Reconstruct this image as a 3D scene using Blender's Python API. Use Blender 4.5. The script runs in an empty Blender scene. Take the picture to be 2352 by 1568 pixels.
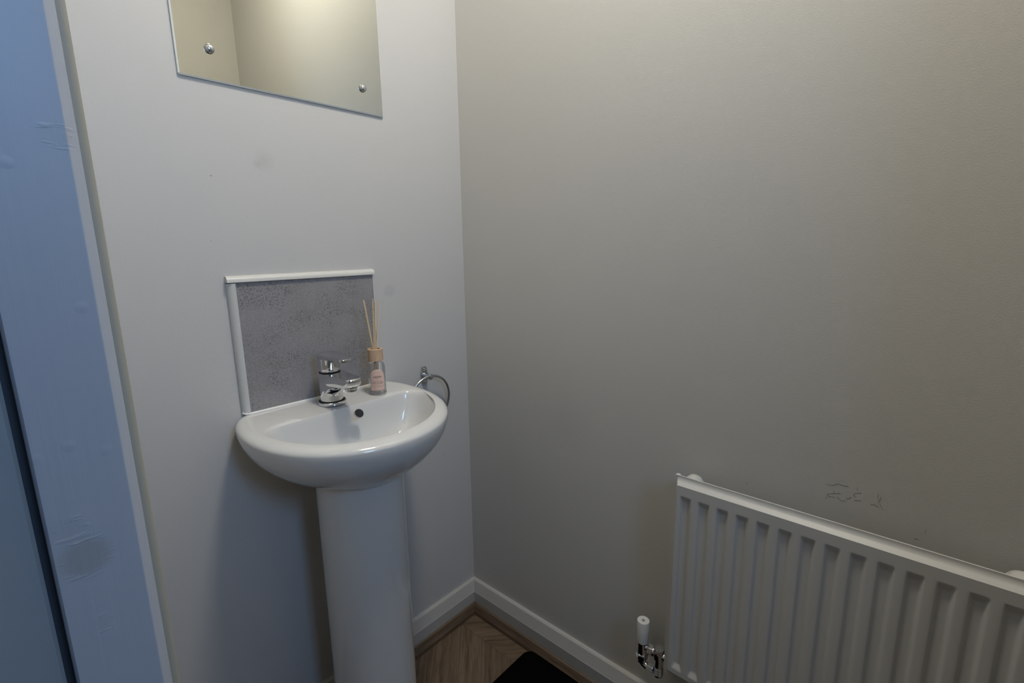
import bpy, bmesh, math, random
from mathutils import Vector, Matrix
PI = math.pi
random.seed(4)
S = bpy.context.scene
COL = S.collection

# ------------------------------------------------------------------ helpers
def link(o, parent=None):
    COL.objects.link(o)
    if parent is not None:
        o.parent = parent
    return o

def thing(name, label, cat, loc=(0, 0, 0), group=None, kind=None):
    o = bpy.data.objects.new(name, None)
    o.empty_display_size = 0.05
    o.location = loc
    link(o)
    tag(o, label, cat, group, kind)
    return o

def tag(o, label=None, cat=None, group=None, kind=None):
    if label: o['label'] = label
    if cat: o['category'] = cat
    if group: o['group'] = group
    if kind: o['kind'] = kind
    return o

def obj(name, bm, mats, parent=None, smooth=None, bevel=None):
    """link a bmesh (world coordinates) as one object, relative to its parent's location"""
    me = bpy.data.meshes.new(name)
    off = Vector((0, 0, 0))
    p = parent
    while p is not None:
        off += p.location
        p = p.parent
    if off.length > 0:
        bmesh.ops.translate(bm, verts=bm.verts, vec=-off)
    bmesh.ops.recalc_face_normals(bm, faces=bm.faces)
    bm.to_mesh(me)
    bm.free()
    if not isinstance(mats, (list, tuple)): mats = [mats]
    for m in mats: me.materials.append(m)
    o = bpy.data.objects.new(name, me)
    link(o, parent)
    if smooth is not None:
        for f in me.polygons: f.use_smooth = True
        try:
            me.set_sharp_from_angle(angle=math.radians(smooth))
        except Exception:
            pass
    if bevel:
        b = o.modifiers.new('bevel', 'BEVEL')
        b.width = bevel; b.segments = 3; b.limit_method = 'ANGLE'; b.angle_limit = math.radians(40)
    return o

def box(bm, x0, x1, y0, y1, z0, z1):
    vs = [bm.verts.new((x, y, z)) for x in (x0, x1) for y in (y0, y1) for z in (z0, z1)]
    for idx in ((0, 1, 3, 2), (4, 6, 7, 5), (0, 4, 5, 1), (2, 3, 7, 6), (0, 2, 6, 4), (1, 5, 7, 3)):
        bm.faces.new([vs[i] for i in idx])
    return vs

def frame_of(axis):
    a = Vector(axis).normalized()
    t = Vector((0, 0, 1)) if abs(a.z) < .9 else Vector((1, 0, 0))
    u = t.cross(a).normalized()
    v = a.cross(u)
    return u, v, a

def lathe(bm, prof, origin, axis=(0, 0, 1), n=40, phase=0.0, capa=True, capb=True):
    """prof: list of (radius, height along axis)"""
    u, v, a = frame_of(axis)
    o = Vector(origin)
    rings = []
    for r, h in prof:
        if r < 1e-6:
            rings.append([bm.verts.new(o + a * h)])
        else:
            rings.append([bm.verts.new(o + a * h + u * r * math.cos(2 * PI * k / n + phase) + v * r * math.sin(2 * PI * k / n + phase)) for k in range(n)])
    for A, B in zip(rings, rings[1:]):
        bridge(bm, A, B)
    if capa and len(rings[0]) > 1: bm.faces.new(rings[0])
    if capb and len(rings[-1]) > 1: bm.faces.new(rings[-1])

def bridge(bm, A, B, closed=True):
    if len(A) == 1 and len(B) == 1: return
    n = max(len(A), len(B))
    for k in range(n if closed else n - 1):
        j = (k + 1) % n
        if len(A) == 1: bm.faces.new((A[0], B[k], B[j]))
        elif len(B) == 1: bm.faces.new((A[k], A[j], B[0]))
        else: bm.faces.new((A[k], A[j], B[j], B[k]))

def tube(bm, pts, r, n=16, closed=False, cap=True):
    pts = [Vector(p) for p in pts]
    N = len(pts)
    rings = []
    pu = None
    for i, p in enumerate(pts):
        if closed: d = pts[(i + 1) % N] - pts[i - 1]
        else: d = pts[min(i + 1, N - 1)] - pts[max(i - 1, 0)]
        d.normalize()
        if pu is None:
            u, v, _ = frame_of(d)
        else:
            u = (pu - d * pu.dot(d)).normalized(); v = d.cross(u)
        pu = u
        rr = r[i] if isinstance(r, (list, tuple)) else r
        rings.append([bm.verts.new(p + u * rr * math.cos(2 * PI * k / n) + v * rr * math.sin(2 * PI * k / n)) for k in range(n)])
    for A, B in zip(rings, rings[1:]): bridge(bm, A, B)
    if closed: bridge(bm, rings[-1], rings[0])
    elif cap:
        bm.faces.new(rings[0]); bm.faces.new(rings[-1])

def loft(bm, rings, capa=True, capb=True):
    R = [[bm.verts.new(p) for p in ring] for ring in rings]
    for A, B in zip(R, R[1:]): bridge(bm, A, B)
    if capa: bm.faces.new(R[0])
    if capb: bm.faces.new(R[-1])
    return R

def sweep_profile(bm, prof, fn, t0, t1):
    """closed profile (list of 2D) extruded between fn(p,t0) and fn(p,t1)"""
    A = [bm.verts.new(fn(p, t0)) for p in prof]
    B = [bm.verts.new(fn(p, t1)) for p in prof]
    bridge(bm, A, B)
    bm.faces.new(A); bm.faces.new(B)

# ------------------------------------------------------------------ materials
def new_mat(name):
    m = bpy.data.materials.new(name)
    m.use_nodes = True
    nt = m.node_tree
    return m, nt, nt.nodes['Principled BSDF']

def simple(name, col, rough=.5, metal=0., spec=.5, coat=0., **kw):
    m, nt, b = new_mat(name)
    b.inputs['Base Color'].default_value = (*col, 1)
    b.inputs['Roughness'].default_value = rough
    b.inputs['Metallic'].default_value = metal
    b.inputs['Specular IOR Level'].default_value = spec
    b.inputs['Coat Weight'].default_value = coat
    b.inputs['Coat Roughness'].default_value = .05
    for k, v in kw.items(): b.inputs[k].default_value = v
    return m

def N(nt, t, **kw):
    n = nt.nodes.new(t)
    for k, v in kw.items(): setattr(n, k, v)
    return n

def math_node(nt, op, a, b=None, clamp=False):
    n = N(nt, 'ShaderNodeMath', operation=op, use_clamp=clamp)
    for i, v in enumerate((a, b)):
        if v is None: continue
        if isinstance(v, (int, float)): n.inputs[i].default_value = v
        else: nt.links.new(v, n.inputs[i])
    return n.outputs[0]

def ramp(nt, fac, stops):
    r = N(nt, 'ShaderNodeValToRGB')
    els = r.color_ramp.elements
    while len(els) < len(stops): els.new(.5)
    for e, (p, c) in zip(els, stops):
        e.position = p; e.color = (*c, 1)
    nt.links.new(fac, r.inputs[0])
    return r.outputs[0]

def noise(nt, vec, scale, detail=3, rough=.5):
    n = N(nt, 'ShaderNodeTexNoise')
    n.inputs['Scale'].default_value = scale
    n.inputs['Detail'].default_value = detail
    n.inputs['Roughness'].default_value = rough
    if vec is not None: nt.links.new(vec, n.inputs['Vector'])
    return n.outputs['Fac']

def geo_pos(nt):
    return N(nt, 'ShaderNodeNewGeometry').outputs['Position']

def bump(nt, bsdf, h, strength, dist=.001):
    b = N(nt, 'ShaderNodeBump')
    b.inputs['Strength'].default_value = strength
    b.inputs['Distance'].default_value = dist
    nt.links.new(h, b.inputs['Height'])
    nt.links.new(b.outputs[0], bsdf.inputs['Normal'])

def mix(nt, fac, a, b, blend='MIX'):
    n = N(nt, 'ShaderNodeMix', data_type='RGBA', blend_type=blend)
    if isinstance(fac, (int, float)): n.inputs[0].default_value = fac
    else: nt.links.new(fac, n.inputs[0])
    for i, v in ((6, a), (7, b)):
        if isinstance(v, tuple): n.inputs[i].default_value = (*v, 1)
        else: nt.links.new(v, n.inputs[i])
    return n.outputs[2]

def paint(name, col, rough=.55, tex=.25, spots=(), spec=.35):
    """roller-painted plaster: fine stipple bump, faint mottling, small stains of their own"""
    m, nt, b = new_mat(name)
    p = geo_pos(nt)
    big = noise(nt, p, 3.0, 3)
    c = ramp(nt, big, [(.3, tuple(v * .985 for v in col)), (.7, col)])
    for (pt, r0, r1, sc, amt) in spots:
        d = N(nt, 'ShaderNodeVectorMath', operation='DISTANCE')
        nt.links.new(p, d.inputs[0]); d.inputs[1].default_value = pt
        mr = N(nt, 'ShaderNodeMapRange')
        mr.inputs['From Min'].default_value = r0; mr.inputs['From Max'].default_value = r1
        mr.inputs['To Min'].default_value = amt; mr.inputs['To Max'].default_value = 0
        nt.links.new(d.outputs['Value'], mr.inputs['Value'])
        c = mix(nt, mr.outputs[0], c, sc)
    nt.links.new(c, b.inputs['Base Color'])
    b.inputs['Roughness'].default_value = rough
    b.inputs['Specular IOR Level'].default_value = spec
    f1 = noise(nt, p, 420, 2)
    f2 = noise(nt, p, 60, 2)
    h = math_node(nt, 'ADD', f1, math_node(nt, 'MULTIPLY', f2, .8))
    bump(nt, b, h, tex, .0012)
    return m

WHITE = (.80, .785, .76)
spots_back = [((-.615, 0, 1.263), .0006, .0014, (.12, .10, .09), .9),
              ((-.629, 0, 1.147), .0004, .001, (.2, .18, .16), .8),
              ((-.560, 0, 1.193), .0003, .001, (.2, .18, .16), .7),
              ((-.518, 0, 1.300), .002, .024, (.40, .39, .38), .35),
              ((-.530, 0, 1.292), .001, .010, (.38, .37, .36), .35),
              ((-.249, 0, 1.026), .009, .020, (.40, .40, .42), .4),
              ((-.098, 0, .545), .0008, .0022, (.2, .2, .2), .7),
              ((-.258, 0, 1.020), .0005, .0012, (.2, .18, .17), .8)]
spots_right = [((0, -.36, .70), .01, .09, (.46, .45, .44), .3)]
M = {}
M['wall_back'] = paint('wall_paint_back', (.53, .522, .512), .5, .14, spots_back)
M['wall'] = paint('wall_paint', (.535, .525, .495), .5, .15, spots_right)
M['ceil'] = paint('ceiling_paint', (.58, .57, .55), .8, .2)
M['gloss'] = paint('gloss_paint', (.45, .44, .42), .32, .06, spec=.5)
M['dark'] = simple('dark_gap', (.012, .012, .012), .9)
M['porcelain'] = simple('porcelain', (.63, .63, .625), .12, 0, .5, coat=.6)
M['plastic'] = simple('white_plastic', (.58, .575, .555), .35)
M['rad'] = simple('radiator_enamel', (.53, .525, .505), .34, 0, .5)
M['sealant'] = simple('white_sealant', (.80, .79, .77), .4)

def m_chrome(name, col, rough):
    m, nt, b = new_mat(name)
    b.inputs['Base Color'].default_value = (*col, 1)
    b.inputs['Metallic'].default_value = 1
    f = noise(nt, geo_pos(nt), 160, 3)
    r = math_node(nt, 'MULTIPLY_ADD', f, .05); r.node.inputs[2].default_value = rough
    nt.links.new(r, b.inputs['Roughness'])
    return m
M['chrome'] = m_chrome('chrome', (.72, .73, .75), .02)
M['chrome_dull'] = m_chrome('worn_chrome', (.55, .56, .58), .20)
M['brass'] = m_chrome('brass', (.42, .30, .16), .22)

def m_mirror():
    m, nt, b = new_mat('mirror_silver')
    b.inputs['Base Color'].default_value = (.64, .65, .61, 1)
    b.inputs['Metallic'].default_value = 1
    b.inputs['Roughness'].default_value = .004
    return m
M['mirror'] = m_mirror()
M['mirror_edge'] = simple('polished_glass_edge', (.93, .95, .92), .2, 0, .6)

def m_jamb():
    """brush-painted timber with a couple of knots bleeding and wrinkling through the paint"""
    m, nt, b = new_mat('door_frame_paint')
    p = geo_pos(nt)
    mp = N(nt, 'ShaderNodeMapping'); mp.inputs['Scale'].default_value = (220, 220, 3)
    nt.links.new(p, mp.inputs['Vector'])
    brush = noise(nt, mp.outputs[0], 1, 3)
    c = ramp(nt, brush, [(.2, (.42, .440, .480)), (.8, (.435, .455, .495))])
    h = math_node(nt, 'MULTIPLY', brush, .35)
    for (pt, r, amt) in (((-.9192, -.62, .929), .0145, .6), ((-.8945, -.62, 1.197), .009, .12), ((-.9246, -.62, .952), .009, .12), ((-.9165, -.62, .878), .006, .08)):
        d = N(nt, 'ShaderNodeVectorMath', operation='DISTANCE')
        nt.links.new(p, d.inputs[0]); d.inputs[1].default_value = pt
        mr = N(nt, 'ShaderNodeMapRange', interpolation_type='SMOOTHSTEP')
        mr.inputs['From Min'].default_value = r * .45; mr.inputs['From Max'].default_value = r * 1.25
        mr.inputs['To Min'].default_value = 1; mr.inputs['To Max'].default_value = 0
        nt.links.new(d.outputs['Value'], mr.inputs['Value'])
        k = mr.outputs[0]
        c = mix(nt, math_node(nt, 'MULTIPLY', k, amt), c, (.32, .315, .295))
        wm = N(nt, 'ShaderNodeMapping'); wm.inputs['Scale'].default_value = (70, 70, 420); wm.inputs['Rotation'].default_value = (0, .35, 0)
        nt.links.new(p, wm.inputs['Vector'])
        wf = ramp(nt, noise(nt, wm.outputs[0], 1, 2), [(.5, (0, 0, 0)), (.72, (1, 1, 1))])
        # wrinkles live on the knot's border
        edge = math_node(nt, 'MULTIPLY', math_node(nt, 'MULTIPLY', k, math_node(nt, 'SUBTRACT', 1.0, k)), 4)
        h = math_node(nt, 'ADD', h, math_node(nt, 'MULTIPLY', math_node(nt, 'MULTIPLY', edge, wf), .5))
    dots = N(nt, 'ShaderNodeTexVoronoi'); dots.inputs['Scale'].default_value = 38
    nt.links.new(p, dots.inputs['Vector'])
    dm = N(nt, 'ShaderNodeMapRange'); dm.inputs['From Min'].default_value = .05; dm.inputs['From Max'].default_value = .16
    dm.inputs['To Min'].default_value = 1; dm.inputs['To Max'].default_value = 0
    nt.links.new(dots.outputs['Distance'], dm.inputs['Value'])
    h = math_node(nt, 'ADD', h, math_node(nt, 'MULTIPLY', dm.outputs[0], .35))
    nt.links.new(c, b.inputs['Base Color'])
    b.inputs['Roughness'].default_value = .42
    bump(nt, b, h, .35, .0012)
    return m
M['jamb'] = m_jamb()
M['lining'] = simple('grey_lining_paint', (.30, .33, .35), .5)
M['cream'] = paint('cream_trim_paint', (.36, .34, .28), .5, .1)
M['front'] = paint('cream_paint', (.46, .45, .415), .6, .2)
M['hall'] = paint('hall_paint', (.45, .44, .42), .6, .2)

def m_tile():
    m, nt, b = new_mat('grey_stone_tile')
    p = geo_pos(nt)
    mp = N(nt, 'ShaderNodeMapping'); mp.inputs['Scale'].default_value = (1, 1, 1.4)
    nt.links.new(p, mp.inputs['Vector'])
    v = mp.outputs[0]
    big = noise(nt, v, 9, 4, .6)
    grain = noise(nt, v, 330, 4, .75)
    pit = noise(nt, v, 430, 2, .5)
    patch = noise(nt, v, 14, 3)
    c = ramp(nt, grain, [(.34, (.17, .164, .164)), (.5, (.26, .25, .258)), (.66, (.375, .365, .37))])
    c = mix(nt, .42, c, ramp(nt, big, [(.3, (.21, .2, .2)), (.55, (.28, .27, .28)), (.75, (.33, .32, .33))]))
    pm = ramp(nt, pit, [(.56, (0, 0, 0)), (.64, (1, 1, 1))])
    pm2 = ramp(nt, patch, [(.42, (0, 0, 0)), (.6, (1, 1, 1))])
    mm = math_node(nt, 'MULTIPLY', pm, pm2)
    c = mix(nt, math_node(nt, 'MULTIPLY', mm, .8), c, (.06, .057, .057))
    nt.links.new(c, b.inputs['Base Color'])
    b.inputs['Roughness'].default_value = .42
    bump(nt, b, grain, .15, .0006)
    return m
M['tile'] = m_tile()

def wood_color(nt, along, across, seed, dark=1.0):
    """oak: long fibres + cathedral waves; along/across/seed are value sockets (metres)"""
    cb = N(nt, 'ShaderNodeCombineXYZ')
    nt.links.new(math_node(nt, 'MULTIPLY', along, 7.0), cb.inputs[0])
    nt.links.new(math_node(nt, 'MULTIPLY', across, 95.0), cb.inputs[1])
    nt.links.new(math_node(nt, 'MULTIPLY', seed, 7.31), cb.inputs[2])
    g1 = noise(nt, cb.outputs[0], 1.0, 5, .65)
    cb2 = N(nt, 'ShaderNodeCombineXYZ')
    nt.links.new(math_node(nt, 'MULTIPLY', along, 30.0), cb2.inputs[0])
    nt.links.new(math_node(nt, 'MULTIPLY', across, 700.0), cb2.inputs[1])
    nt.links.new(seed, cb2.inputs[2])
    g2 = noise(nt, cb2.outputs[0], 1.0, 2)
    g = math_node(nt, 'ADD', math_node(nt, 'MULTIPLY', g1, .75), math_node(nt, 'MULTIPLY', g2, .25))
    d = dark
    return ramp(nt, g, [(.36, (.072 * d, .046 * d, .027 * d)), (.5, (.132 * d, .090 * d, .056 * d)), (.66, (.180 * d, .128 * d, .083 * d))]), g

def m_floor():
    m, nt, b = new_mat('chevron_oak_floor')
    sp = N(nt, 'ShaderNodeSeparateXYZ')
    nt.links.new(geo_pos(nt), sp.inputs[0])
    x, y = sp.outputs[0], sp.outputs[1]
    u = math_node(nt, 'ADD', x, .0905)
    L = .42
    a = math_node(nt, 'PINGPONG', u, L)           # distance from the apex line, zigzag
    side = math_node(nt, 'FLOOR', math_node(nt, 'DIVIDE', u, L))
    c = math_node(nt, 'DIVIDE', math_node(nt, 'ADD', math_node(nt, 'ADD', y, a), .1345 + 5.0), .1)
    idx = math_node(nt, 'FLOOR', c)
    fr = math_node(nt, 'SUBTRACT', c, idx)
    along = math_node(nt, 'MULTIPLY', math_node(nt, 'SUBTRACT', a, y), .7071)
    across = math_node(nt, 'MULTIPLY', math_node(nt, 'ADD', a, y), .7071)
    seed = math_node(nt, 'ADD', idx, math_node(nt, 'MULTIPLY', side, 13.7))
    col, g = wood_color(nt, along, across, seed)
    wn = N(nt, 'ShaderNodeTexWhiteNoise', noise_dimensions='1D')
    nt.links.new(seed, wn.inputs['W'])
    mr = N(nt, 'ShaderNodeMapRange'); mr.inputs['To Min'].default_value = .85; mr.inputs['To Max'].default_value = 1.12
    nt.links.new(wn.outputs['Value'], mr.inputs['Value'])
    hv = N(nt, 'ShaderNodeHueSaturation'); nt.links.new(col, hv.inputs['Color']); nt.links.new(mr.outputs[0], hv.inputs['Value'])
    col = hv.outputs[0]
    e1 = math_node(nt, 'LESS_THAN', math_node(nt, 'MINIMUM', fr, math_node(nt, 'SUBTRACT', 1.0, fr)), .009)
    e2 = math_node(nt, 'LESS_THAN', math_node(nt, 'MINIMUM', a, math_node(nt, 'SUBTRACT', L, a)), .0007)
    e = math_node(nt, 'MAXIMUM', e1, e2)
    col = mix(nt, math_node(nt, 'MULTIPLY', e, .75), col, (.03, .02, .013))
    nt.links.new(col, b.inputs['Base Color'])
    b.inputs['Roughness'].default_value = .45
    bump(nt, b, g, .12, .0006)
    return m
M['floor'] = m_floor()

def m_bead(axis):
    m, nt, b = new_mat('oak_beading_' + 'xy'[axis])
    sp = N(nt, 'ShaderNodeSeparateXYZ'); nt.links.new(geo_pos(nt), sp.inputs[0])
    al = sp.outputs[axis]
    ac = math_node(nt, 'ADD', sp.outputs[1 - axis], sp.outputs[2])
    sd = math_node(nt, 'MULTIPLY', al, 0.0)
    col, g = wood_color(nt, al, ac, sd, .8)
    nt.links.new(col, b.inputs['Base Color'])
    b.inputs['Roughness'].default_value = .4
    return m
M['bead_x'] = m_bead(0); M['bead_y'] = m_bead(1)

def m_capwood():
    m, nt, b = new_mat('beech_cap')
    p = geo_pos(nt)
    mp = N(nt, 'ShaderNodeMapping'); mp.inputs['Scale'].default_value = (500, 500, 40)
    nt.links.new(p, mp.inputs['Vector'])
    g = noise(nt, mp.outputs[0], 1, 3)
    nt.links.new(ramp(nt, g, [(.3, (.50, .335, .21)), (.7, (.60, .42, .28))]), b.inputs['Base Color'])
    b.inputs['Roughness'].default_value = .55
    return m
M['capwood'] = m_capwood()
M['reed'] = simple('rattan_reed', (.68, .52, .33), .6)
M['label'] = simple('pink_paper', (.74, .52, .44), .6)
M['ink'] = simple('brown_ink', (.05, .025, .02), .6)
M['ink2'] = simple('pale_brown_ink', (.33, .18, .14), .6)
def m_glass():
    """thin clear glass wall: sees through, reflects more and greys a little towards its edges"""
    m = bpy.data.materials.new('clear_glass'); m.use_nodes = True
    nt = m.node_tree; nt.nodes.clear()
    o = N(nt, 'ShaderNodeOutputMaterial'); t = N(nt, 'ShaderNodeBsdfTransparent'); g = N(nt, 'ShaderNodeBsdfGlossy'); mx = N(nt, 'ShaderNodeMixShader')
    lw = N(nt, 'ShaderNodeLayerWeight'); lw.inputs['Blend'].default_value = .35
    nt.links.new(ramp(nt, lw.outputs['Facing'], [(.72, (.985, .99, .988)), (.98, (.72, .76, .76))]), t.inputs[0])
    g.inputs['Roughness'].default_value = .02
    fr = N(nt, 'ShaderNodeFresnel'); fr.inputs['IOR'].default_value = 1.45
    nt.links.new(math_node(nt, 'MULTIPLY', fr.outputs[0], .6, True), mx.inputs[0])
    nt.links.new(t.outputs[0], mx.inputs[1]); nt.links.new(g.outputs[0], mx.inputs[2]); nt.links.new(mx.outputs[0], o.inputs[0])
    return m
M['glass'] = m_glass()
def m_pane():
    m = bpy.data.materials.new('window_glass'); m.use_nodes = True
    nt = m.node_tree; nt.nodes.clear()
    o = N(nt, 'ShaderNodeOutputMaterial'); t = N(nt, 'ShaderNodeBsdfTransparent'); g = N(nt, 'ShaderNodeBsdfGlossy'); mx = N(nt, 'ShaderNodeMixShader')
    g.inputs['Roughness'].default_value = .05
    mx.inputs[0].default_value = .06
    nt.links.new(t.outputs[0], mx.inputs[1]); nt.links.new(g.outputs[0], mx.inputs[2]); nt.links.new(mx.outputs[0], o.inputs[0])
    return m
M['pane'] = m_pane()
def m_mat():
    m, nt, b = new_mat('black_pile')
    f = noise(nt, geo_pos(nt), 700, 2)
    nt.links.new(ramp(nt, f, [(.4, (.0012, .0012, .0012)), (.7, (.004, .0038, .0038))]), b.inputs['Base Color'])
    b.inputs['Roughness'].default_value = 1
    b.inputs['Specular IOR Level'].default_value = .02
    return m
M['mat'] = m_mat()
def emis(name, col, s):
    m = bpy.data.materials.new(name); m.use_nodes = True
    nt = m.node_tree; nt.nodes.clear()
    o = N(nt, 'ShaderNodeOutputMaterial'); e = N(nt, 'ShaderNodeEmission')
    e.inputs[0].default_value = (*col, 1); e.inputs[1].default_value = s
    nt.links.new(e.outputs[0], o.inputs[0])
    return m

# ------------------------------------------------------------------ dimensions
XL = -.8925         # inner face of the partition with the doorway
XO = -.975          # hall face of that partition
YF = -1.42          # wall with the small window, behind the camera's right shoulder
H = 2.40
DJ = -.62           # face of the near door stop
LAMP = (-.35, -.66)
XN = -.40           # end of the front wall, where the opening to the hall begins
YW = -1.92          # hall window wall
WX0, WX1, WZ0, WZ1 = -1.00, -.58, 1.42, 2.08

def struct(name, bm, m, label, cat, **kw):
    return tag(obj(name, bm, m, **kw), label, cat, kind='structure')

# floor, ceiling, walls
bm = bmesh.new(); box(bm, -2.3, .12, YW - .12, .9, -.06, 0)
struct('floor', bm, M['floor'], 'brown oak chevron floor below the washbasin', 'floor')
bm = bmesh.new(); box(bm, -2.3, .12, YW - .12, .9, H, H + .08)
struct('ceiling', bm, M['ceil'], 'plain white ceiling above the room, out of frame', 'ceiling')
bm = bmesh.new(); box(bm, XO, .12, 0, .12, 0, H)
struct('wall_back', bm, M['wall_back'], 'white painted wall behind the washbasin and mirror', 'wall')
bm = bmesh.new(); box(bm, 0, .12, YF - .12, 0, 0, H)
wall_right = struct('wall_right', bm, M['wall'], 'off-white painted wall behind the radiator', 'wall')
bm = bmesh.new()
box(bm, XN, 0, YF - .12, YF, 0, H); box(bm, XO, XN, YF - .12, YF, 2.05, H)
struct('wall_front', bm, M['front'], 'cream painted wall seen only in the mirror, left part of its reflection', 'wall')
# partition with the doorway
bm = bmesh.new()
box(bm, XO, XL, DJ + .028, 0, 0, H)
box(bm, XO, XL, YF, DJ + .028, 2.05, H)
struct('wall_left', bm, M['wall'], 'partition wall behind the blue-lit door frame', 'wall')
# hall shell
bm = bmesh.new()
box(bm, -2.42, -2.3, YW, .9, 0, H); box(bm, -2.3, XO, .9, 1.0, 0, H)
box(bm, XO, XO + .1, .12, .9, 0, H); box(bm, XN, XN + .1, YW, YF - .12, 0, H)
box(bm, -2.42, WX0, YW - .12, YW, 0, H); box(bm, WX1, XN + .1, YW - .12, YW, 0, H)
box(bm, WX0, WX1, YW - .12, YW, 0, WZ0); box(bm, WX0, WX1, YW - .12, YW, WZ1, H)
struct('wall_hall', bm, M['hall'], 'hallway walls outside the doorway, behind the camera', 'wall')

# hall window, the source of the blue daylight
win = thing('window_1', 'white window at the far end of the hall behind the camera', 'window', ((WX0 + WX1) / 2, YW, WZ0), kind='structure')
bm = bmesh.new()
fw = .04
ya, yb_ = YW - .09, YW - .04
box(bm, WX0, WX0 + fw, ya, yb_, WZ0, WZ1); box(bm, WX1 - fw, WX1, ya, yb_, WZ0, WZ1)
box(bm, WX0 + fw, WX1 - fw, ya, yb_, WZ0, WZ0 + fw); box(bm, WX0 + fw, WX1 - fw, ya, yb_, WZ1 - fw, WZ1)
obj('window_frame', bm, M['plastic'], win)
bm = bmesh.new(); box(bm, WX0 + fw, WX1 - fw, YW - .07, YW - .064, WZ0 + fw, WZ1 - fw)
obj('pane', bm, M['pane'], win)
bm = bmesh.new(); box(bm, WX0 - .03, WX1 + .03, YW - .04, YW + .03, WZ0 - .02, WZ0)
obj('window_sill', bm, M['gloss'], win)

# ------------------------------------------------------------------ door frame
door = thing('door_1', 'white door frame lit blue by daylight, at the left edge of the photo', 'door frame', (-.92, DJ, 0), kind='structure')
def zsweep(prof, z0, z1):
    b = bmesh.new(); sweep_profile(b, prof, lambda p, t: (p[0], p[1], t), z0, z1); return b
# planted stop with a rounded arris on the room side
XE, RA = -.8913, .0068
pts = [(-.9355, DJ + .022), (-.9355, DJ + .002), (-.9340, DJ)]
for k in range(5):
    t = k / 4 * PI / 4
    pts.append((XE + .0016 * math.sin(t), DJ + .0016 * (1 - math.cos(t))))
pts += [(XE + RA - .0004, DJ + .0056), (XE + RA, DJ + .0066), (XE + RA, DJ + .022)]
obj('door_stop', zsweep(pts, 0, 2.0), M['jamb'], door, smooth=40)
# lining board on the hall side, with a rebate between it and the stop, its shade painted in dark
bm = zsweep([(-.990, DJ + .0285), (-.990, DJ + .005), (-.988, DJ + .003), (-.9420, DJ + .003), (-.9400, DJ + .005), (-.9400, DJ + .0285)], 0, 2.0)
obj('door_lining', bm, M['lining'], door)
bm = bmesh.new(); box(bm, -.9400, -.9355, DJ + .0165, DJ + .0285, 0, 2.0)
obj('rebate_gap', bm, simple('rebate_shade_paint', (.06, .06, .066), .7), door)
bm = bmesh.new(); box(bm, -.9355, XE + RA, DJ + .022, DJ + .0285, 0, 2.0)
obj('door_lining', bm, M['jamb'], door)
# room-side architrave
xa = XE + RA
ap = [(XL + .0005, DJ + .0295), (xa, DJ + .0295), (xa, DJ + .0070)]
for k in range(7):
    t = k / 6 * PI / 2
    ap.append((xa + .0060 * math.sin(t), DJ + .0070 + .0060 * (1 - math.cos(t))))
ap += [(xa + .006, DJ + .04), (xa + .002, DJ + .056), (xa - .004, DJ + .062), (XL + .0005, DJ + .064)]
obj('architrave', zsweep(ap, 0, 2.06), M['cream'], door, smooth=40)
# hall-side architrave
obj('architrave', zsweep([(XO - .0005, DJ + .032), (-.990, DJ + .033), (-.994, DJ + .04), (-.990, DJ + .085), (XO - .0005, DJ + .09)], 0, 2.06), M['gloss'], door)
bm = bmesh.new(); box(bm, -.990, XE, YF + .001, DJ + .0275, 2.0, 2.0495); obj('door_head', bm, M['jamb'], door, bevel=.004)

# ------------------------------------------------------------------ skirting and beading
SK = [(0, .0), (.018, .0), (.018, .0600), (.0165, .0625), (.0115, .0885), (.0095, .0935), (.0060, .0965), (.0, .0965)]
BD = [(.018, 0), (.0365, 0), (.0365, .003), (.0345, .010), (.0290, .0150), (.0275, .0185), (.0235, .0245), (.0185, .0270), (.018, .0270)]
def run_y(name, prof, y0, m, label, cat, shift=True):
    b = bmesh.new()
    A = [b.verts.new((-d, YF + .0, z)) for d, z in prof]; B = [b.verts.new((-d, -d, z)) for d, z in prof]
    bridge(b, A, B); b.faces.new(A); b.faces.new(B)
    return struct(name, b, m, label, cat, smooth=25)
def run_x(name, prof, m, label, cat):
    b = bmesh.new()
    A = [b.verts.new((XL + .0, -d, z)) for d, z in prof]; B = [b.verts.new((-d, -d, z)) for d, z in prof]
    bridge(b, A, B); b.faces.new(A); b.faces.new(B)
    return struct(name, b, m, label, cat, smooth=25)
run_y('baseboard_right', SK, 0, M['gloss'], 'white skirting board under the radiator wall', 'baseboard')
run_x('baseboard_back', SK, M['gloss'], 'white skirting board behind the washbasin pedestal', 'baseboard')
run_y('trim_1', BD, 0, M['bead_y'], 'brown wooden floor beading along the radiator wall skirting', 'floor trim')
run_x('trim_2', BD, M['bead_x'], 'brown wooden floor beading along the washbasin wall skirting', 'floor trim')

# ------------------------------------------------------------------ mirror
mir = thing('wall_mirror', 'frameless rectangular mirror screwed to the wall above the washbasin', 'mirror', (-.443, 0, 1.426))
bm = bmesh.new()
vs = box(bm, -.647, -.239, -.0055, -.0005, 1.426, 2.03)
bm.faces.ensure_lookup_table()
for f in bm.faces:
    f.material_index = 1
    n = f.calc_center_median()
    if abs(n.y + .0055) < 1e-5: f.material_index = 0
me_o = obj('mirror_glass', bm, [M['mirror'], M['mirror_edge']], mir)
bv = me_o.modifiers.new('bevel', 'BEVEL'); bv.width = .0022; bv.segments = 1; bv.material = 1
for (x, z) in ((-.594, 1.478), (-.290, 1.477)):
    bm = bmesh.new()
    lathe(bm, [(.0082, 0), (.0082, .0015), (.0076, .0035), (.0060, .0055), (.0035, .0068), (0, .0073)], (x, -.0056, z), (0, -1, 0), 32)
    obj('screw_cap', bm, M['chrome_dull'], mir, smooth=50)

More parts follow.
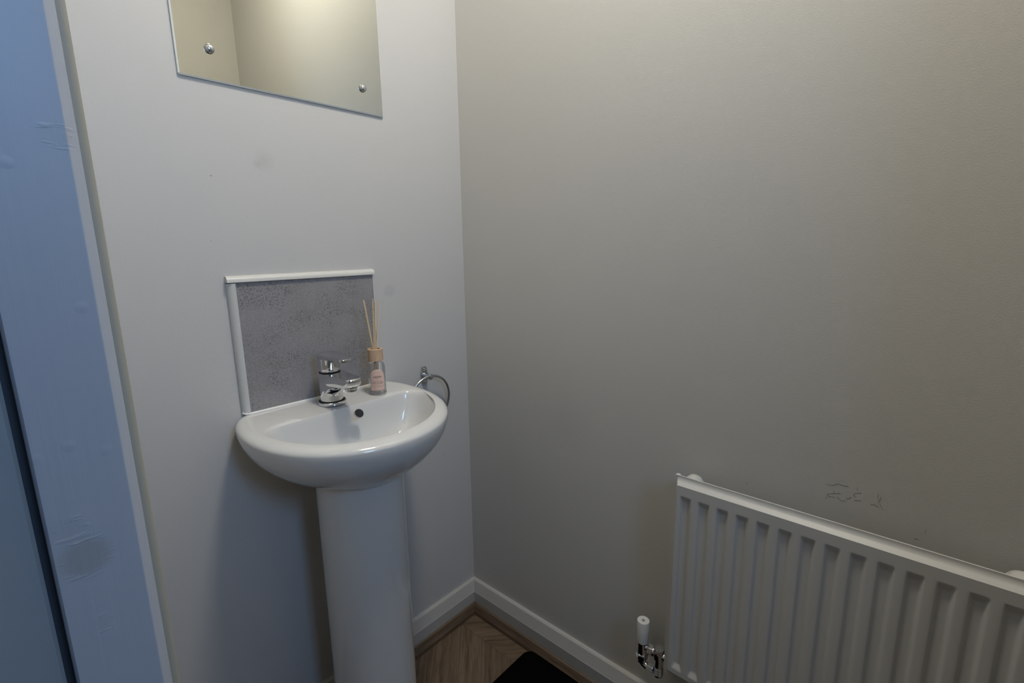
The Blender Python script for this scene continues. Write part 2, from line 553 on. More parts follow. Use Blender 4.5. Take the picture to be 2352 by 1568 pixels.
# ------------------------------------------------------------------ splashback
spb = thing('splashback', 'grey stone-effect tile splashback with white edge trim above the basin', 'splashback', (-.45, 0, .80))
bm = bmesh.new(); box(bm, -.6003, -.3010, -.0085, -.0005, .8068, 1.0685)
obj('tile', bm, M['tile'], spb)
def qround(p0, p1, w, d, axis, sgn):
    """quarter-round plastic trim; w across the wall, d out from the wall"""
    b = bmesh.new()
    prof = [(0, 0), (0, d)]
    for k in range(1, 8):
        t = k / 7 * PI / 2
        prof.append((w * (.15 + .85 * math.sin(t)), d * (1 - (1 - math.cos(t)) * .9)))
    prof.append((w, 0))
    if axis == 'x': fn = lambda p, t: (t, -.0005 - p[1], p0[1] + sgn * p[0])
    else: fn = lambda p, t: (p0[0] + sgn * p[0], -.0005 - p[1], t)
    sweep_profile(b, prof, fn, p0[0] if axis == 'x' else p0[1], p1[0] if axis == 'x' else p1[1])
    return b
obj('edge_trim', qround((-.6145, 1.0687), (-.2955, 1.0687), .0125, .0125, 'x', 1), M['plastic'], spb, smooth=40)
obj('edge_trim', qround((-.6005, .8090), (-.6005, 1.0672), .0135, .0115, 'z', -1), M['plastic'], spb, smooth=40)
obj('edge_trim', qround((-.3008, .8068), (-.3008, 1.0680), .0062, .0095, 'z', 1), M['plastic'], spb, smooth=40)
bm = bmesh.new(); box(bm, -.6140, -.6085, -.0085, -.0006, 1.06725, 1.06862)
obj('trim_gap', bm, M['dark'], spb)

# ------------------------------------------------------------------ washbasin
CX, ZR, RY = -.447, .8055, .0438
A_, WB, YC, B_, NE = .204, .164, -.112, .2105, 2.06
def outer_half():
    h = []
    for k in range(25):
        t = k / 24 * PI / 2
        h.append((WB + (A_ - WB) * math.sin(t), YC * (1 - math.cos(t))))
    for k in range(1, 49):
        t = k / 48 * PI / 2
        h.append((A_ * max(math.cos(t), 0) ** (2 / NE), YC - B_ * math.sin(t) ** (2 / NE)))
    return h
def full(h):
    return h + [(-x, y) for x, y in reversed(h) if x > 1e-6]
def inner_half():
    a, yb, yc, b, wb, rc = .1755, -.104, -.146, .1485, .141, .045
    h = []
    for k in range(15):
        t = k / 14 * PI / 2
        h.append((wb + (a - wb) * math.sin(t), yb - (yb - yc) * (1 - math.cos(t))))
    for k in range(1, 41):
        t = k / 40 * PI / 2
        h.append((a * math.cos(t), yc - b * math.sin(t)))
    return h
OUT, INN = full(outer_half()), full(inner_half())
C0 = (0, -.19)
def ray_poly(poly, c, ang):
    dx, dy = math.cos(ang), math.sin(ang)
    best = 0
    for i in range(len(poly)):
        x0, y0 = poly[i]; x1, y1 = poly[(i + 1) % len(poly)]
        ex, ey = x1 - x0, y1 - y0
        den = dx * ey - dy * ex
        if abs(den) < 1e-12: continue
        t = ((x0 - c[0]) * ey - (y0 - c[1]) * ex) / den
        s = ((x0 - c[0]) * dy - (y0 - c[1]) * dx) / den
        if t > 0 and -1e-9 <= s <= 1 + 1e-9: best = max(best, t)
    return best
NA = 192
# angle samples, including the outline's back corners
angs = [2 * PI * k / NA for k in range(NA)]
for cx_ in (WB, -WB):
    a0 = math.atan2(0 - C0[1], cx_)
    j = min(range(NA), key=lambda k: abs(((angs[k] - a0 + PI) % (2 * PI)) - PI))
    angs[j] = a0 % (2 * PI)
RO = [ray_poly(OUT, C0, a) for a in angs]
RI = [ray_poly(INN, C0, a) for a in angs]
def W(x, y, z):
    return (CX + x, y, z + RY * y)
def ring_polar(rad, z):
    return [W(C0[0] + r * math.cos(a), min(C0[1] + r * math.sin(a), -.0006), z) for r, a in zip(rad, angs)]
def ring_scaled(sx, sy, z):
    out = []
    for r, a in zip(RO, angs):
        x, y = C0[0] + r * math.cos(a), C0[1] + r * math.sin(a)
        out.append(W(x * sx, min(y * sy, -.0006), z))
    return out
LR, LZ, HB = .0256, .0127, .139
def inset(d):
    """radius list for the outer outline moved inwards by d except along the wall"""
    out = []
    for r, a in zip(RO, angs):
        x, y = C0[0] + r * math.cos(a), C0[1] + r * math.sin(a)
        k = min(1, max(0, -y / .05))
        xx = x * (1 - d / A_)
        yy = y if y > YC else YC + (y - YC) * (1 - d / B_)
        out.append((xx, yy))
    return out
rings = []
S0X, S0Y, PW = .33, .62, 1.5936
nb = 22
for i in range(nb, -1, -1):                      # underside, bottom up
    t = i / nb * PI / 2
    c = math.cos(t) ** PW if t < PI / 2 - 1e-6 else 0
    rings.append(ring_scaled(S0X + (1 - S0X) * c, S0Y + (1 - S0Y) * c, ZR - LZ - (HB - LZ) * math.sin(t)))
for i in range(1, 9):                            # rounded lip
    t = PI / 2 - i / 8 * PI / 2
    pts = inset(LR * (1 - math.sin(t)))
    rings.append([W(x, min(y, -.0006), ZR - LZ * (1 - math.cos(t))) for x, y in pts])
lip = inset(LR)
lipr = [math.hypot(x - C0[0], y - C0[1]) for x, y in lip]
lipa = [math.atan2(y - C0[1], x - C0[0]) for x, y in lip]
RI2 = [ray_poly(INN, C0, a) for a in lipa]
def ring_in(fr, z, toward=None):
    out = []
    for r, a in zip(RI2, lipa):
        x, y = C0[0] + fr * r * math.cos(a), C0[1] + fr * r * math.sin(a)
        out.append(W(x, y, z))
    return out
# soft roll from the rim into the bowl, then steep sides and a rounded floor
rings.append([W(C0[0] + (lr * .25 + ri * .75 * 1.012) * math.cos(a), C0[1] + (lr * .25 + ri * .75 * 1.012) * math.sin(a), ZR) if ri * 1.012 < lr else W(C0[0] + lr * .999 * math.cos(a), C0[1] + lr * .999 * math.sin(a), ZR) for lr, ri, a in zip(lipr, RI2, lipa)])
for fr, dz in ((1.0, .0008), (.985, .0035), (.968, .0085), (.950, .016), (.925, .028), (.895, .042), (.85, .058), (.78, .074), (.68, .088), (.55, .099), (.40, .106), (.25, .110), (.12, .112)):
    rings.append(ring_in(fr, ZR - dz))
basin = thing('washbasin', 'white ceramic pedestal washbasin on the left wall below the mirror', 'washbasin', (CX, -.15, 0))
bm = bmesh.new()
loft(bm, rings)
bowl = obj('basin_bowl', bm, M['porcelain'], basin, smooth=60)
# overflow hole, seated on the sloping back of the bowl
oc = Vector((-.4335, -.1335, .7895)); on_ = Vector((.0, -.80, .60)).normalized()
bm = bmesh.new()
lathe(bm, [(.0094, -.004), (.0094, .0008), (.0097, .0012), (.0101, .0008), (.0103, -.004)], oc, on_, 36, capa=False, capb=False)
obj('overflow_ring', bm, M['porcelain'], bowl, smooth=50)
bm = bmesh.new()
lathe(bm, [(.0094, 0.0006), (0, .0005)], oc, on_, 36, capa=False)
obj('overflow_hole', bm, simple('overflow_shadow', (.012, .014, .018), .12), bowl, smooth=50)
bm = bmesh.new()
dz = ZR - .112 + RY * C0[1]
lathe(bm, [(.030, dz - .002), (.030, dz + .002), (.026, dz + .004), (.022, dz + .0025), (0, dz + .003)], (CX, C0[1], 0), (0, 0, 1), 36)
obj('drain', bm, M['chrome'], bowl, smooth=40)
# pedestal: horseshoe column, open to the wall
bm = bmesh.new()
def ped_ring(z, k):
    pc = (-.4515, -.150)
    pts_o, pts_i = [], []
    r = .0885 * k
    a0, a1 = math.radians(-212), math.radians(32)
    n = 56
    for i in range(n + 1):
        a = a0 + (a1 - a0) * i / n
        pts_o.append((pc[0] + r * math.cos(a), pc[1] + r * 1.0 * math.sin(a), z))
    for i in range(n, -1, -1):
        a = a0 + (a1 - a0) * i / n
        pts_i.append((pc[0] + (r - .009) * math.cos(a), pc[1] + (r - .009) * math.sin(a), z))
    return pts_o + pts_i
loft(bm, [ped_ring(0, 1.12), ped_ring(.03, 1.11), ped_ring(.07, 1.04), ped_ring(.12, 1.0), ped_ring(.3, 1.0), ped_ring(.5, 1.0), ped_ring(.62, 1.0), ped_ring(.684, 1.0)])
obj('pedestal', bm, M['porcelain'], basin, smooth=35)
# waste pipe and the nut that peeps out beside the pedestal
bm = bmesh.new()
lathe(bm, [(.019, .56), (.019, .668)], (CX, -.17, 0), (0, 0, 1), 28)
tube(bm, [(CX, -.17, .57), (CX, -.15, .535), (CX, -.11, .52), (CX, -.002, .52)], .016, 18)
obj('waste_pipe', bm, M['plastic'], basin, smooth=40)
bm = bmesh.new()
lathe(bm, [(.012, .632), (.012, .646), (.0145, .648), (.0145, .670)], (-.506, -.075, 0), (0, 0, 1), 6)
tube(bm, [(-.506, -.075, .636), (-.505, -.075, .55), (-.495, -.065, .40), (-.49, -.05, .25), (-.49, -.045, .0)], .007, 14)
wp = obj('supply_pipe', bm, simple('aged_pipe', (.05, .032, .02), .5, .6), basin)
bm = bmesh.new()
tube(bm, [(-.534 + .0055 * math.cos(2 * PI * k / 20), -.078, .6645 + .0035 * math.sin(2 * PI * k / 20)) for k in range(20)], .0011, 8, closed=True)
obj('plug_chain', bm, M['dark'], basin, smooth=60)
# silicone line along the wall and tile
bm = bmesh.new()
pts = [(-.6125, -.0035, ZR + .004), (-.608, -.009, ZR + .0025), (-.60, -.0105, ZR + .001), (-.45, -.0105, ZR), (-.302, -.0105, ZR), (-.296, -.004, ZR), (CX + WB - .002, -.003, ZR)]
tube(bm, pts, .0030, 10)
obj('sealant_bead', bm, M['sealant'], basin, smooth=60)

# ------------------------------------------------------------------ tap
TX, TY = -.4535, -.062
TZ = ZR + RY * TY
tap = thing('basin_mixer_tap', 'chrome single-lever mixer tap on the washbasin rim', 'tap', (TX, TY, TZ))
bm = bmesh.new()
lathe(bm, [(.0283, 0), (.0290, .0015), (.0290, .0055), (.0278, .0070), (.0255, .0070)], (TX, TY, TZ + .0002), (0, 0, 1), 56)
obj('base_ring', bm, M['chrome'], tap, smooth=35)
bm = bmesh.new()
lathe(bm, [(.0262, .0066), (.0262, .0085), (.024, .0085)], (TX, TY, TZ), (0, 0, 1), 48)
obj('base_seal', bm, M['dark'], tap, smooth=35)
# body and spout: one casting lofted as slices seen from above
def stadium(w, y0, y1, rt, n=14):
    """outline: round back (radius w) at TY, sides narrowing to a rounded tip (half width rt) at y1"""
    pts = []
    for k in range(2 * n + 1):
        a = PI * k / (2 * n)
        pts.append((TX + w * math.cos(a), TY + w * math.sin(a)))
    m = 10
    yt = y1 + rt * .55
    for k in range(1, m):
        t = k / m
        e = t * t * (3 - 2 * t)
        pts.append((TX - (w + (rt - w) * (.35 * t + .65 * e)), TY + (yt - TY) * t))
    for k in range(2 * n + 1):
        a = PI * k / (2 * n)
        pts.append((TX - rt * math.cos(a), yt - rt * .55 * math.sin(a)))
    for k in range(m - 1, 0, -1):
        t = k / m
        e = t * t * (3 - 2 * t)
        pts.append((TX + (w + (rt - w) * (.35 * t + .65 * e)), TY + (yt - TY) * t))
    return pts
bm = bmesh.new()
r0 = .0235
sl = []
for dz_, tip in ((.0080, TY - r0), (.018, TY - r0), (.025, TY - .0245), (.0300, TY - .0278), (.0345, TY - .0320), (.0385, TY - .0372), (.0420, TY - .0440), (.0450, TY - .0530), (.0475, TY - .0640), (.0495, TY - .0770), (.0512, TY - .0890), (.0528, TY - .0970), (.0560, TY - .1010), (.0640, TY - .1030), (.0685, TY - .1027), (.0700, TY - .1010)):
    ext = TY - r0 - tip
    rt = r0 + (.0165 - r0) * min(1, ext / .045)
    if ext < .002: rt = r0
    ring = stadium(r0, TY, tip, rt) if ext > .004 else stadium(r0, TY, TY - r0 * .9999, r0 * .9)
    if ext <= .004:
        n_ = len(ring)
        # plain circle sampled like the stadium
        ring = []
        src = stadium(r0, TY, TY - .05, .0165)
        for (x, y) in src:
            a = math.atan2((y - TY), x - TX)
            if y < TY:
                a = -math.atan2((TY - y) * 1.2, x - TX)
            ring.append((TX + r0 * math.cos(a), TY + r0 * math.sin(a)))
    sl.append([(x, y, TZ + dz_) for x, y in ring])
loft(bm, sl)
obj('body', bm, M['chrome'], tap, smooth=48)
bm = bmesh.new()
lathe(bm, [(.0105, .0425), (.0122, .0430), (.0122, .0478), (.0130, .0488), (.0130, .0550)], (TX, TY - .083, TZ), (0, 0, 1), 36)
obj('aerator', bm, M['chrome'], tap, smooth=35)
# handle
bm = bmesh.new()
lathe(bm, [(.0205, .0700), (.0205, .0738), (.0212, .0740), (.0218, .0755), (.0226, .0790), (.0226, .0870)], (TX, TY, TZ), (0, 0, 1), 56)
hb = obj('handle_collar', bm, M['chrome'], tap, smooth=35)
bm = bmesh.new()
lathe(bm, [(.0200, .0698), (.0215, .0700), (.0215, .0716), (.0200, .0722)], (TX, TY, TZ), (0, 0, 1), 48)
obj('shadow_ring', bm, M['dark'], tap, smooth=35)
bm = bmesh.new()
sl = []
for dz_, tip, w in ((.0800, .0229, .0227), (.0860, .0236, .0234), (.0985, .0240, .0238), (.1005, .030, .0238), (.1020, .050, .0238), (.1030, .0735, .0237), (.1050, .0755, .0236), (.1090, .0761, .0234), (.1110, .0750, .0222)):
    ext = tip - w
    if ext < .004:
        ring = []
        for (x, y) in stadium(w, TY, TY - .05, .0165):
            a = math.atan2((y - TY), x - TX)
            if y < TY: a = -math.atan2((TY - y) * 1.2, x - TX)
            ring.append((TX + w * math.cos(a), TY + w * math.sin(a)))
    else:
        rt = w + (.0135 - w) * min(1, ext / .04)
        ring = stadium(w, TY, TY - tip, rt)
    top = dz_ >= .1050
    sl.append([(x, y, TZ + dz_ + (0.0 if not top else -.0045 * max(0, (TY - y) / .08) ** 1.0)) for x, y in ring])
# domed top
last = sl[-1]
cxm, cym = TX, TY - .018
for f_, dzz in ((.8, .0014), (.5, .0027), (.2, .0033)):
    sl.append([(cxm + (x - cxm) * f_, cym + (y - cym) * f_, z + dzz) for x, y, z in last])
loft(bm, sl)
obj('lever_handle', bm, M['chrome'], tap, smooth=38)

# ------------------------------------------------------------------ reed diffuser
DX, DY = -.3485, -.075
DZ = ZR + RY * DY + .0004
dif = thing('reed_diffuser', 'glass reed diffuser bottle with pink label and wooden cap beside the tap', 'diffuser', (DX, DY, DZ))
bm = bmesh.new()
prof = [(0, .0045), (.0150, .0050), (.0176, .0040), (.0190, .0016), (.0182, 0), (.0195, .0012), (.0198, .003), (.0192, .0055), (.0192, .060), (.0187, .066), (.0170, .0705), (.0135, .0735), (.0095, .0750), (.0085, .0765), (.0085, .083)]
lathe(bm, prof, (DX, DY, DZ), (0, 0, 1), 56, capa=False, capb=False)
bot = obj('bottle', bm, M['glass'], dif, smooth=50)
bm = bmesh.new()
lathe(bm, [(.0162, .0770), (.0168, .0776), (.0168, .1035), (.0160, .1045), (.0125, .1045), (.0115, .1035), (.0112, .0850), (0, .0845)], (DX, DY, DZ), (0, 0, 1), 48)
obj('cap', bm, M['capwood'], dif, smooth=35)
ends = [(-.3693, DY, 1.0185), (-.3672, DY, 1.0160), (-.3440, DY + .002, 1.0190), (-.3405, DY, 1.0095), (-.3262, DY + .002, 1.0160)]
necks = [-.0042, -.0030, -.0012, .0008, .0026]
for (ex, ey, ez), nk in zip(ends, necks):
    top = Vector((ex, ey, ez))
    neck = Vector((DX + nk * .9, DY - nk * .9, DZ + .1045))
    d = (neck - top)
    foot = top + d * ((ez - DZ - .0075) / (ez - neck.z))
    q = Vector((foot.x - DX, foot.y - DY))
    if q.length > .0145:
        q *= .0145 / q.length; foot.x, foot.y = DX + q.x, DY + q.y
    bm = bmesh.new(); tube(bm, [foot, neck, top], .00135, 10)
    obj('reed', bm, M['reed'], dif, smooth=40)
# paper label wrapped on the glass
LA = math.atan2(-1.028 - DY, -.946 - DX) + math.radians(3)
LRAD = .01945
def on_label(u, z, rad=LRAD):
    a = LA + u / rad
    return (DX + rad * math.cos(a), DY + rad * math.sin(a), DZ + z)
bm = bmesh.new()
hw, zb, zt, nu, nz = .0168, .0105, .0595, 28, 24
cols = []
for i in range(nu + 1):
    u = -hw + 2 * hw * i / nu
    k = min(1, abs(u) / hw)
    ztop = zt - hw * .98 * (1 - math.sqrt(max(0, 1 - k * k)))
    cols.append([bm.verts.new(on_label(u, zb + (ztop - zb) * j / nz)) for j in range(nz + 1)])
for A, B in zip(cols, cols[1:]):
    for j in range(nz): bm.faces.new((A[j], B[j], B[j + 1], A[j + 1]))
lab = obj('label', bm, M['label'], dif, smooth=60)
sd = lab.modifiers.new('thick', 'SOLIDIFY'); sd.thickness = .00015; sd.offset = -1
def label_text(txt, z, size, m, name, stretch=1.0):
    cu = bpy.data.curves.new('txt', 'FONT')
    cu.body = txt; cu.size = size; cu.align_x = 'CENTER'; cu.align_y = 'CENTER'; cu.resolution_u = 3
    to = bpy.data.objects.new('txt', cu); COL.objects.link(to)
    dg = bpy.context.evaluated_depsgraph_get(); dg.update()
    me = bpy.data.meshes.new_from_object(to.evaluated_get(dg))
    bpy.data.objects.remove(to)
    b = bmesh.new(); b.from_mesh(me); bpy.data.meshes.remove(me)
    for v in b.verts:
        v.co = Vector(on_label(v.co.x * stretch, z + v.co.y, LRAD + .00018))
    return obj(name, b, m, lab)
label_text('HADEN', .0420, .0064, M['ink'], 'lettering', .86)
label_text('LILY OF THE', .0315, .0031, M['ink'], 'lettering', 1.12)
label_text('VALLEY & AMBER', .0278, .0031, M['ink'], 'lettering', 1.12)
label_text('REED DIFFUSER', .0205, .0026, M['ink2'], 'lettering', 1.12)
for zz in (.0368, .0240):
    bm = bmesh.new()
    A = [bm.verts.new(on_label(-.003 + .006 * i / 6, zz, LRAD + .00018)) for i in range(7)]
    B = [bm.verts.new(on_label(-.003 + .006 * i / 6, zz + .00025, LRAD + .00018)) for i in range(7)]
    bridge(bm, A, B, closed=False)
    obj('label_rule', bm, M['ink2'], lab)

# ------------------------------------------------------------------ towel ring
tr = thing('towel_ring', 'dull chrome towel ring hanging on the wall right of the washbasin', 'towel ring', (-.159, 0, .794))
bm = bmesh.new()
oct_ = [(-.006, .024), (.006, .024), (.0105, .006), (.0105, -.006), (.006, -.024), (-.006, -.024), (-.0105, -.006), (-.0105, .006)]
sweep_profile(bm, oct_, lambda p, t: (-.159 + p[0], t, .793 + p[1]), -.0006, -.0055)
pl = obj('mounting_plate', bm, M['chrome_dull'], tr, bevel=.0012)
for zz in (.810, .776):
    bm = bmesh.new()
    lathe(bm, [(.0036, 0), (.0034, .0012), (.002, .002), (0, .0022)], (-.159, -.0056, zz), (0, -1, 0), 20)
    obj('screw', bm, M['chrome'], pl, smooth=40)
bm = bmesh.new()
lathe(bm, [(.0080, .005), (.0062, .012), (.0062, .018), (.0078, .023), (.0082, .029), (.0070, .033), (.004, .0345), (0, .035)], (-.159, 0, .793), (0, -1, 0), 28)
obj('post', bm, M['chrome_dull'], tr, smooth=40)
bm = bmesh.new()
RR = .068
tube(bm, [(-.159 + RR * math.sin(2 * PI * k / 72), -.0265 + .010 * (1 - math.cos(2 * PI * k / 72)) * .6, .793 - RR + .001 + RR * math.cos(2 * PI * k / 72)) for k in range(72)], .0035, 14, closed=True)
obj('ring', bm, M['chrome_dull'], tr, smooth=60)

# ------------------------------------------------------------------ radiator
RY0, RY1, RZ0, RZ1 = -.657, -1.259, .213, .6755
rad = thing('radiator', 'white ribbed panel radiator on the right wall', 'radiator', (0, -.958, .213))
XF, XP, XC = -.0535, -.0640, -.0586      # flange, face, channel floor
pitch = .0351
def chan(y):
    """0 on a rib, 1 in a channel"""
    q = (-(y) - .6765) % pitch
    if -(y) < .6765 or -(y) > .6765 + 16.62 * pitch: return 0
    w0, w1, w2, w3 = .0, .0062, .0165, .0235
    if q < w1: t = q / w1
    elif q < w2: return 1
    elif q < w3: t = 1 - (q - w2) / (w3 - w2)
    else: return 0
    return t * t * (3 - 2 * t)
ys = [RY0, RY0 - .0025, RY0 - .0075, RY0 - .0090, RY0 - .0105, RY0 - .0125, RY0 - .0150]
y = -.6765
k = 0
while k < 17:
    for o_ in (0, .0012, .0024, .0037, .005, .0062, .0095, .013, .0165, .018, .0195, .021, .0222, .0235, .027, .031):
        ys.append(-(.6765 + k * pitch + o_))
    k += 1
ys = [v for v in ys if v > RY1 + .0135]
ys += [RY1 + .0125, RY1 + .0105, RY1 + .009, RY1 + .0075, RY1 + .0025, RY1]
zs = [RZ0, RZ0 + .0025, RZ0 + .0075, RZ0 + .0095, RZ0 + .0130, RZ0 + .0175, .2400, .2415, .2455, .2500, .2540, .256, .30, .40, .50, .58, .62, .6240, .6260, .630, .6340, .6385, .640, .655, .6590, .6625, .6650, .6680, .6730, RZ1]
def sstep(a, b, v):
    t = min(1, max(0, (v - a) / (b - a))); return t * t * (3 - 2 * t)
def lin(a, b, v): return min(1, max(0, (v - a) / (b - a)))
def depth(y, z):
    ey = min(RY0 - y, y - RY1)
    rise = min(sstep(.0075, .0125, ey), lin(RZ0 + .0075, RZ0 + .0175, z), lin(RZ1 - .0070, RZ1 - .0165, z))
    x = XF + (XP - XF) * rise
    cz = min(lin(.2415, .2540, z), lin(.6385, .6260, z))
    c = min(chan(y), cz)
    x += (XC - XP) * c * rise
    if ey < .0025 or z < RZ0 + .0025 or z > RZ1 - .0025: x = max(x, XF)
    return x
def corner(y, z):
    """round the sheet's corners"""
    r = .008
    cy = None
    if y > RY0 - r: cy = RY0 - r
    elif y < RY1 + r: cy = RY1 + r
    cz = RZ0 + r if z < RZ0 + r else (RZ1 - r if z > RZ1 - r else None)
    if cy is None or cz is None: return y, z
    dy, dz = y - cy, z - cz
    m = max(abs(dy), abs(dz)); l = math.hypot(dy, dz)
    if l < 1e-9: return y, z
    return cy + dy * m / l, cz + dz * m / l
bm = bmesh.new()
G = [[bm.verts.new((depth(y, z), *corner(y, z))) for z in zs] for y in ys]
for A, B in zip(G, G[1:]):
    for j in range(len(zs) - 1): bm.faces.new((A[j], B[j], B[j + 1], A[j + 1]))
# rolled rim going back
border = [G[i][0] for i in range(len(ys))] + [G[-1][j] for j in range(1, len(zs))] + [G[i][-1] for i in range(len(ys) - 2, -1, -1)] + [G[0][j] for j in range(len(zs) - 2, 0, -1)]
back1 = [bm.verts.new(v.co + Vector((.0028, 0, 0))) for v in border]
bridge(bm, border, back1)
bm.faces.new(back1)
obj('front_panel', bm, M['rad'], rad, smooth=42)
# waterway behind the panel and the convector fins against the wall
bm = bmesh.new(); box(bm, -.0505, -.0455, RY1 + .012, RY0 - .012, RZ0 + .010, RZ1 - .010)
obj('back_panel', bm, M['rad'], rad)
bm = bmesh.new()
zig = []
n = 40
for i in range(n):
    y = RY0 - .05 - (RY0 - RY1 - .10) * i / (n - 1)
    zig.append((-.045 if i % 2 == 0 else -.020, y))
A = [bm.verts.new((x, y, RZ0 + .05)) for x, y in zig]; B = [bm.verts.new((x, y, RZ1 - .05)) for x, y in zig]
bridge(bm, A, B, closed=False)
cf = obj('convector_fins', bm, M['rad'], rad)
cf.modifiers.new('thick', 'SOLIDIFY').thickness = .0006
for yb in (-.691, -1.150):
    bm = bmesh.new()
    lathe(bm, [(.0165, 0), (.0185, .003), (.0185, .020), (.016, .024), (0, .0245)], (-.0455, yb, .6555), (1, 0, 0), 36)
    obj('boss', bm, M['rad'], rad, smooth=40)
    bm = bmesh.new(); box(bm, -.0208, -.0004, yb - .018, yb + .018, .48, .62)
    obj('wall_bracket', bm, M['rad'], rad, bevel=.002)
bm = bmesh.new()
lathe(bm, [(.0045, 0), (.0045, .004), (0, .0055)], (-.0495, -.6655, RZ1 - .004), (0, 0, 1), 20)
obj('vent_pip', bm, M['rad'], rad, smooth=40)

# ------------------------------------------------------------------ lockshield valve
VX, VY = -.045, -.6015
val = thing('radiator_valve', 'chrome lockshield radiator valve with white cap left of the radiator', 'valve', (VX, VY, .18))
bm = bmesh.new()
lathe(bm, [(.0120, .2480), (.0136, .3010), (.0130, .3022), (.0040, .3022), (.0036, .2990), (0, .2990)], (VX, VY, 0), (0, 0, 1), 40)
obj('cap', bm, M['plastic'], val, smooth=35)
bm = bmesh.new()
lathe(bm, [(.0026, .2994), (0, .2994)], (VX, VY, 0), (0, 0, 1), 16, capa=False)
obj('cap_hole', bm, M['dark'], val)
bm = bmesh.new()
lathe(bm, [(.0095, .1960), (.0105, .1985), (.0105, .2500)], (VX, VY, 0), (0, 0, 1), 32)
tube(bm, [(VX, VY, .200), (VX, VY - .004, .1935), (VX, VY - .012, .1910), (VX, VY - .022, .1905)], .0085, 20)
tube(bm, [(VX, VY, .2380), (VX, VY - .016, .2375)], [.0075, .0065], 20)
obj('body', bm, M['chrome'], val, smooth=40)
bm = bmesh.new()
lathe(bm, [(.0125, .2055), (.0138, .2075), (.0138, .2165), (.0120, .2190)], (VX, VY, 0), (0, 0, 1), 6, phase=.3)
obj('hex_nut', bm, M['chrome'], val, bevel=.0008)
bm = bmesh.new()
lathe(bm, [(.0112, .014), (.0122, .0155), (.0122, .0255), (.0108, .027)], (VX, VY, .2375), (0, -1, 0), 6, phase=.2)
obj('union_nut', bm, M['chrome'], val, bevel=.0008)
bm = bmesh.new()
lathe(bm, [(.0095, .026), (.0105, .027), (.0105, .0295), (.0085, .030), (.0085, .036)], (VX, VY, .2375), (0, -1, 0), 32)
obj('union_collar', bm, M['chrome'], val, smooth=35)
bm = bmesh.new()
lathe(bm, [(.0098, .014), (.0108, .015), (.0108, .0290), (.0096, .030)], (VX, VY, .1905), (0, -1, 0), 6, phase=.1)
obj('compression_nut', bm, M['chrome'], val, bevel=.0008)
bm = bmesh.new()
prof = [(.0080, .183), (.0092, .184)]
for k in range(5):
    z = .188 + k * .0036
    prof += [(.0092, z), (.0102, z + .0012), (.0092, z + .0024)]
prof += [(.0085, .208), (.0085, .226), (.0118, .2275), (.0118, .2520), (.0105, .2540), (.0060, .2545), (0, .2540)]
lathe(bm, prof, (VX, VY - .0405, 0), (0, 0, 1), 36)
tube(bm, [(VX, VY - .0405, .238), (VX, VY - .058, .238)], .008, 18)
obj('tailpiece', bm, M['chrome'], val, smooth=40)

# ------------------------------------------------------------------ scratches on the right wall
SCR = [[(-0.907, 0.715), (-0.916, 0.715), (-0.924, 0.721), (-0.933, 0.72), (-0.939, 0.721)], [(-0.929, 0.705), (-0.919, 0.701), (-0.911, 0.698), (-0.91, 0.695), (-0.914, 0.694), (-0.922, 0.695)], [(-0.92, 0.706), (-0.918, 0.701)], [(-0.925, 0.697), (-0.928, 0.694), (-0.931, 0.691)], [(-0.932, 0.692), (-0.937, 0.694)], [(-0.937, 0.7), (-0.94, 0.698), (-0.944, 0.703)], [(-0.957, 0.715), (-0.949, 0.712), (-0.947, 0.708), (-0.951, 0.705)], [(-0.949, 0.699), (-0.958, 0.702)], [(-0.951, 0.723), (-0.951, 0.717)], [(-0.98, 0.721), (-0.979, 0.718), (-0.98, 0.713), (-0.983, 0.712)], [(-0.983, 0.717), (-0.983, 0.711), (-0.981, 0.707)], [(-0.971, 0.7), (-0.976, 0.701), (-0.982, 0.699), (-0.983, 0.697)], [(-0.983, 0.705), (-0.988, 0.695)], [(-0.781, 0.678), (-0.779, 0.671)], [(-0.909, 0.688), (-0.909, 0.691)], [(-1.031, 0.662), (-1.036, 0.664)], [(-1.044, 0.683), (-1.043, 0.676)]]
bm = bmesh.new()
for s in SCR:
    tube(bm, [(-.00005, y, z) for y, z in s], .00030, 6)
sm = obj('scratch_marks', bm, simple('grey_scuff', (.20, .19, .175), .8), wall_right)
sm['label'] = 'thin grey scratches above the radiator'

# ------------------------------------------------------------------ bath mat
bm = bmesh.new()
mx0, mx1, my0, my1, mr = -.56, -.0395, -.70, -.2585, .028
def rrect(ins, z):
    x0, x1, y0, y1, r = mx0 + ins, mx1 - ins, my0 + ins, my1 - ins, max(mr - ins, .004)
    pts = []
    for (cx, cy, a0) in ((x1 - r, y1 - r, 0), (x0 + r, y1 - r, 90), (x0 + r, y0 + r, 180), (x1 - r, y0 + r, 270)):
        for k in range(11):
            a = math.radians(a0 + 9 * k)
            pts.append((cx + r * math.cos(a), cy + r * math.sin(a), z))
    return pts
loft(bm, [rrect(.003, .0003), rrect(0, .005), rrect(0, .014), rrect(.002, .018), rrect(.007, .0205), rrect(.02, .0215)])
o = obj('bath_mat', bm, M['mat'], smooth=50)
tag(o, 'black rounded bath mat on the oak floor by the right wall', 'mat')

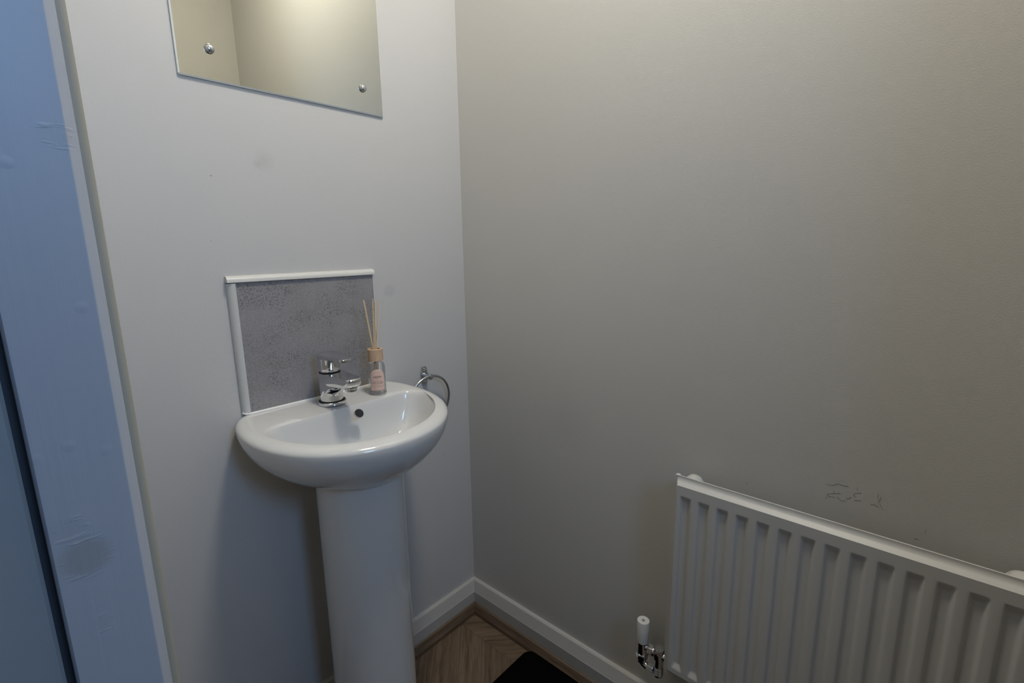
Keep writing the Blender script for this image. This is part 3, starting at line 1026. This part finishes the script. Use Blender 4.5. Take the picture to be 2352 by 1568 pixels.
# ------------------------------------------------------------------ light
lamp = thing('ceiling_lamp', 'warm round ceiling lamp above the room, out of frame', 'lamp', (LAMP[0], LAMP[1], H))
bm = bmesh.new()
lathe(bm, [(.128, H - .0005), (.130, H - .004), (.130, H - .018), (.122, H - .020)], (LAMP[0], LAMP[1], 0), (0, 0, 1), 48)
obj('lamp_base', bm, M['plastic'], lamp, smooth=40)
bm = bmesh.new()
lathe(bm, [(.120 * math.cos(PI / 2 * k / 14), H - .019 - .065 * math.sin(PI / 2 * k / 14)) for k in range(15)], (LAMP[0], LAMP[1], 0), (0, 0, 1), 48, capa=False, capb=False)
obj('lamp_shade', bm, emis('lamp_glow', (1.0, .935, .80), 96.0), lamp, smooth=60)

# daylight at the window
ld = bpy.data.lights.new('window_daylight', 'AREA')
ld.shape = 'RECTANGLE'; ld.size = WX1 - WX0 - .06; ld.size_y = WZ1 - WZ0 - .06
ld.energy = 12.6; ld.color = (.27, .54, 1.0)
lo = bpy.data.objects.new('window_daylight', ld); COL.objects.link(lo)
lo.location = ((WX0 + WX1) / 2, YW - .13, (WZ0 + WZ1) / 2)
lo.rotation_euler = (math.radians(90), 0, 0)
lo.rotation_euler = Vector((0, 1, 0)).to_track_quat('-Z', 'Z').to_euler()

w = bpy.data.worlds.new('world'); S.world = w; w.use_nodes = True
w.node_tree.nodes['Background'].inputs[0].default_value = (.35, .55, 1, 1)
w.node_tree.nodes['Background'].inputs[1].default_value = .4

# ------------------------------------------------------------------ camera
F_PX, AZ, PT, RL = 1122.3166, .83893793, .19139313, -.01578358
fwd = Vector((math.sin(AZ) * math.cos(PT), math.cos(AZ) * math.cos(PT), -math.sin(PT)))
r0v = Vector((math.cos(AZ), -math.sin(AZ), 0)); u0v = r0v.cross(fwd)
rv = r0v * math.cos(RL) + u0v * math.sin(RL); uv = rv.cross(fwd)
cam = bpy.data.cameras.new('camera')
cam.sensor_width = 36; cam.sensor_fit = 'HORIZONTAL'; cam.lens = F_PX / 2352 * 36
cam.clip_start = .02
co = bpy.data.objects.new('camera', cam); COL.objects.link(co)
mw = Matrix((rv, uv, -fwd)).transposed().to_4x4()
mw.translation = Vector((-.94595, -1.02824, 1.1275))
co.matrix_world = mw
S.camera = co

S.view_settings.view_transform = 'Standard'
S.view_settings.look = 'None'
S.view_settings.exposure = -0.10
S.view_settings.gamma = 1
S.cycles.max_bounces = 10
S.cycles.diffuse_bounces = 6
S.cycles.caustics_refractive = False
S.cycles.caustics_reflective = False
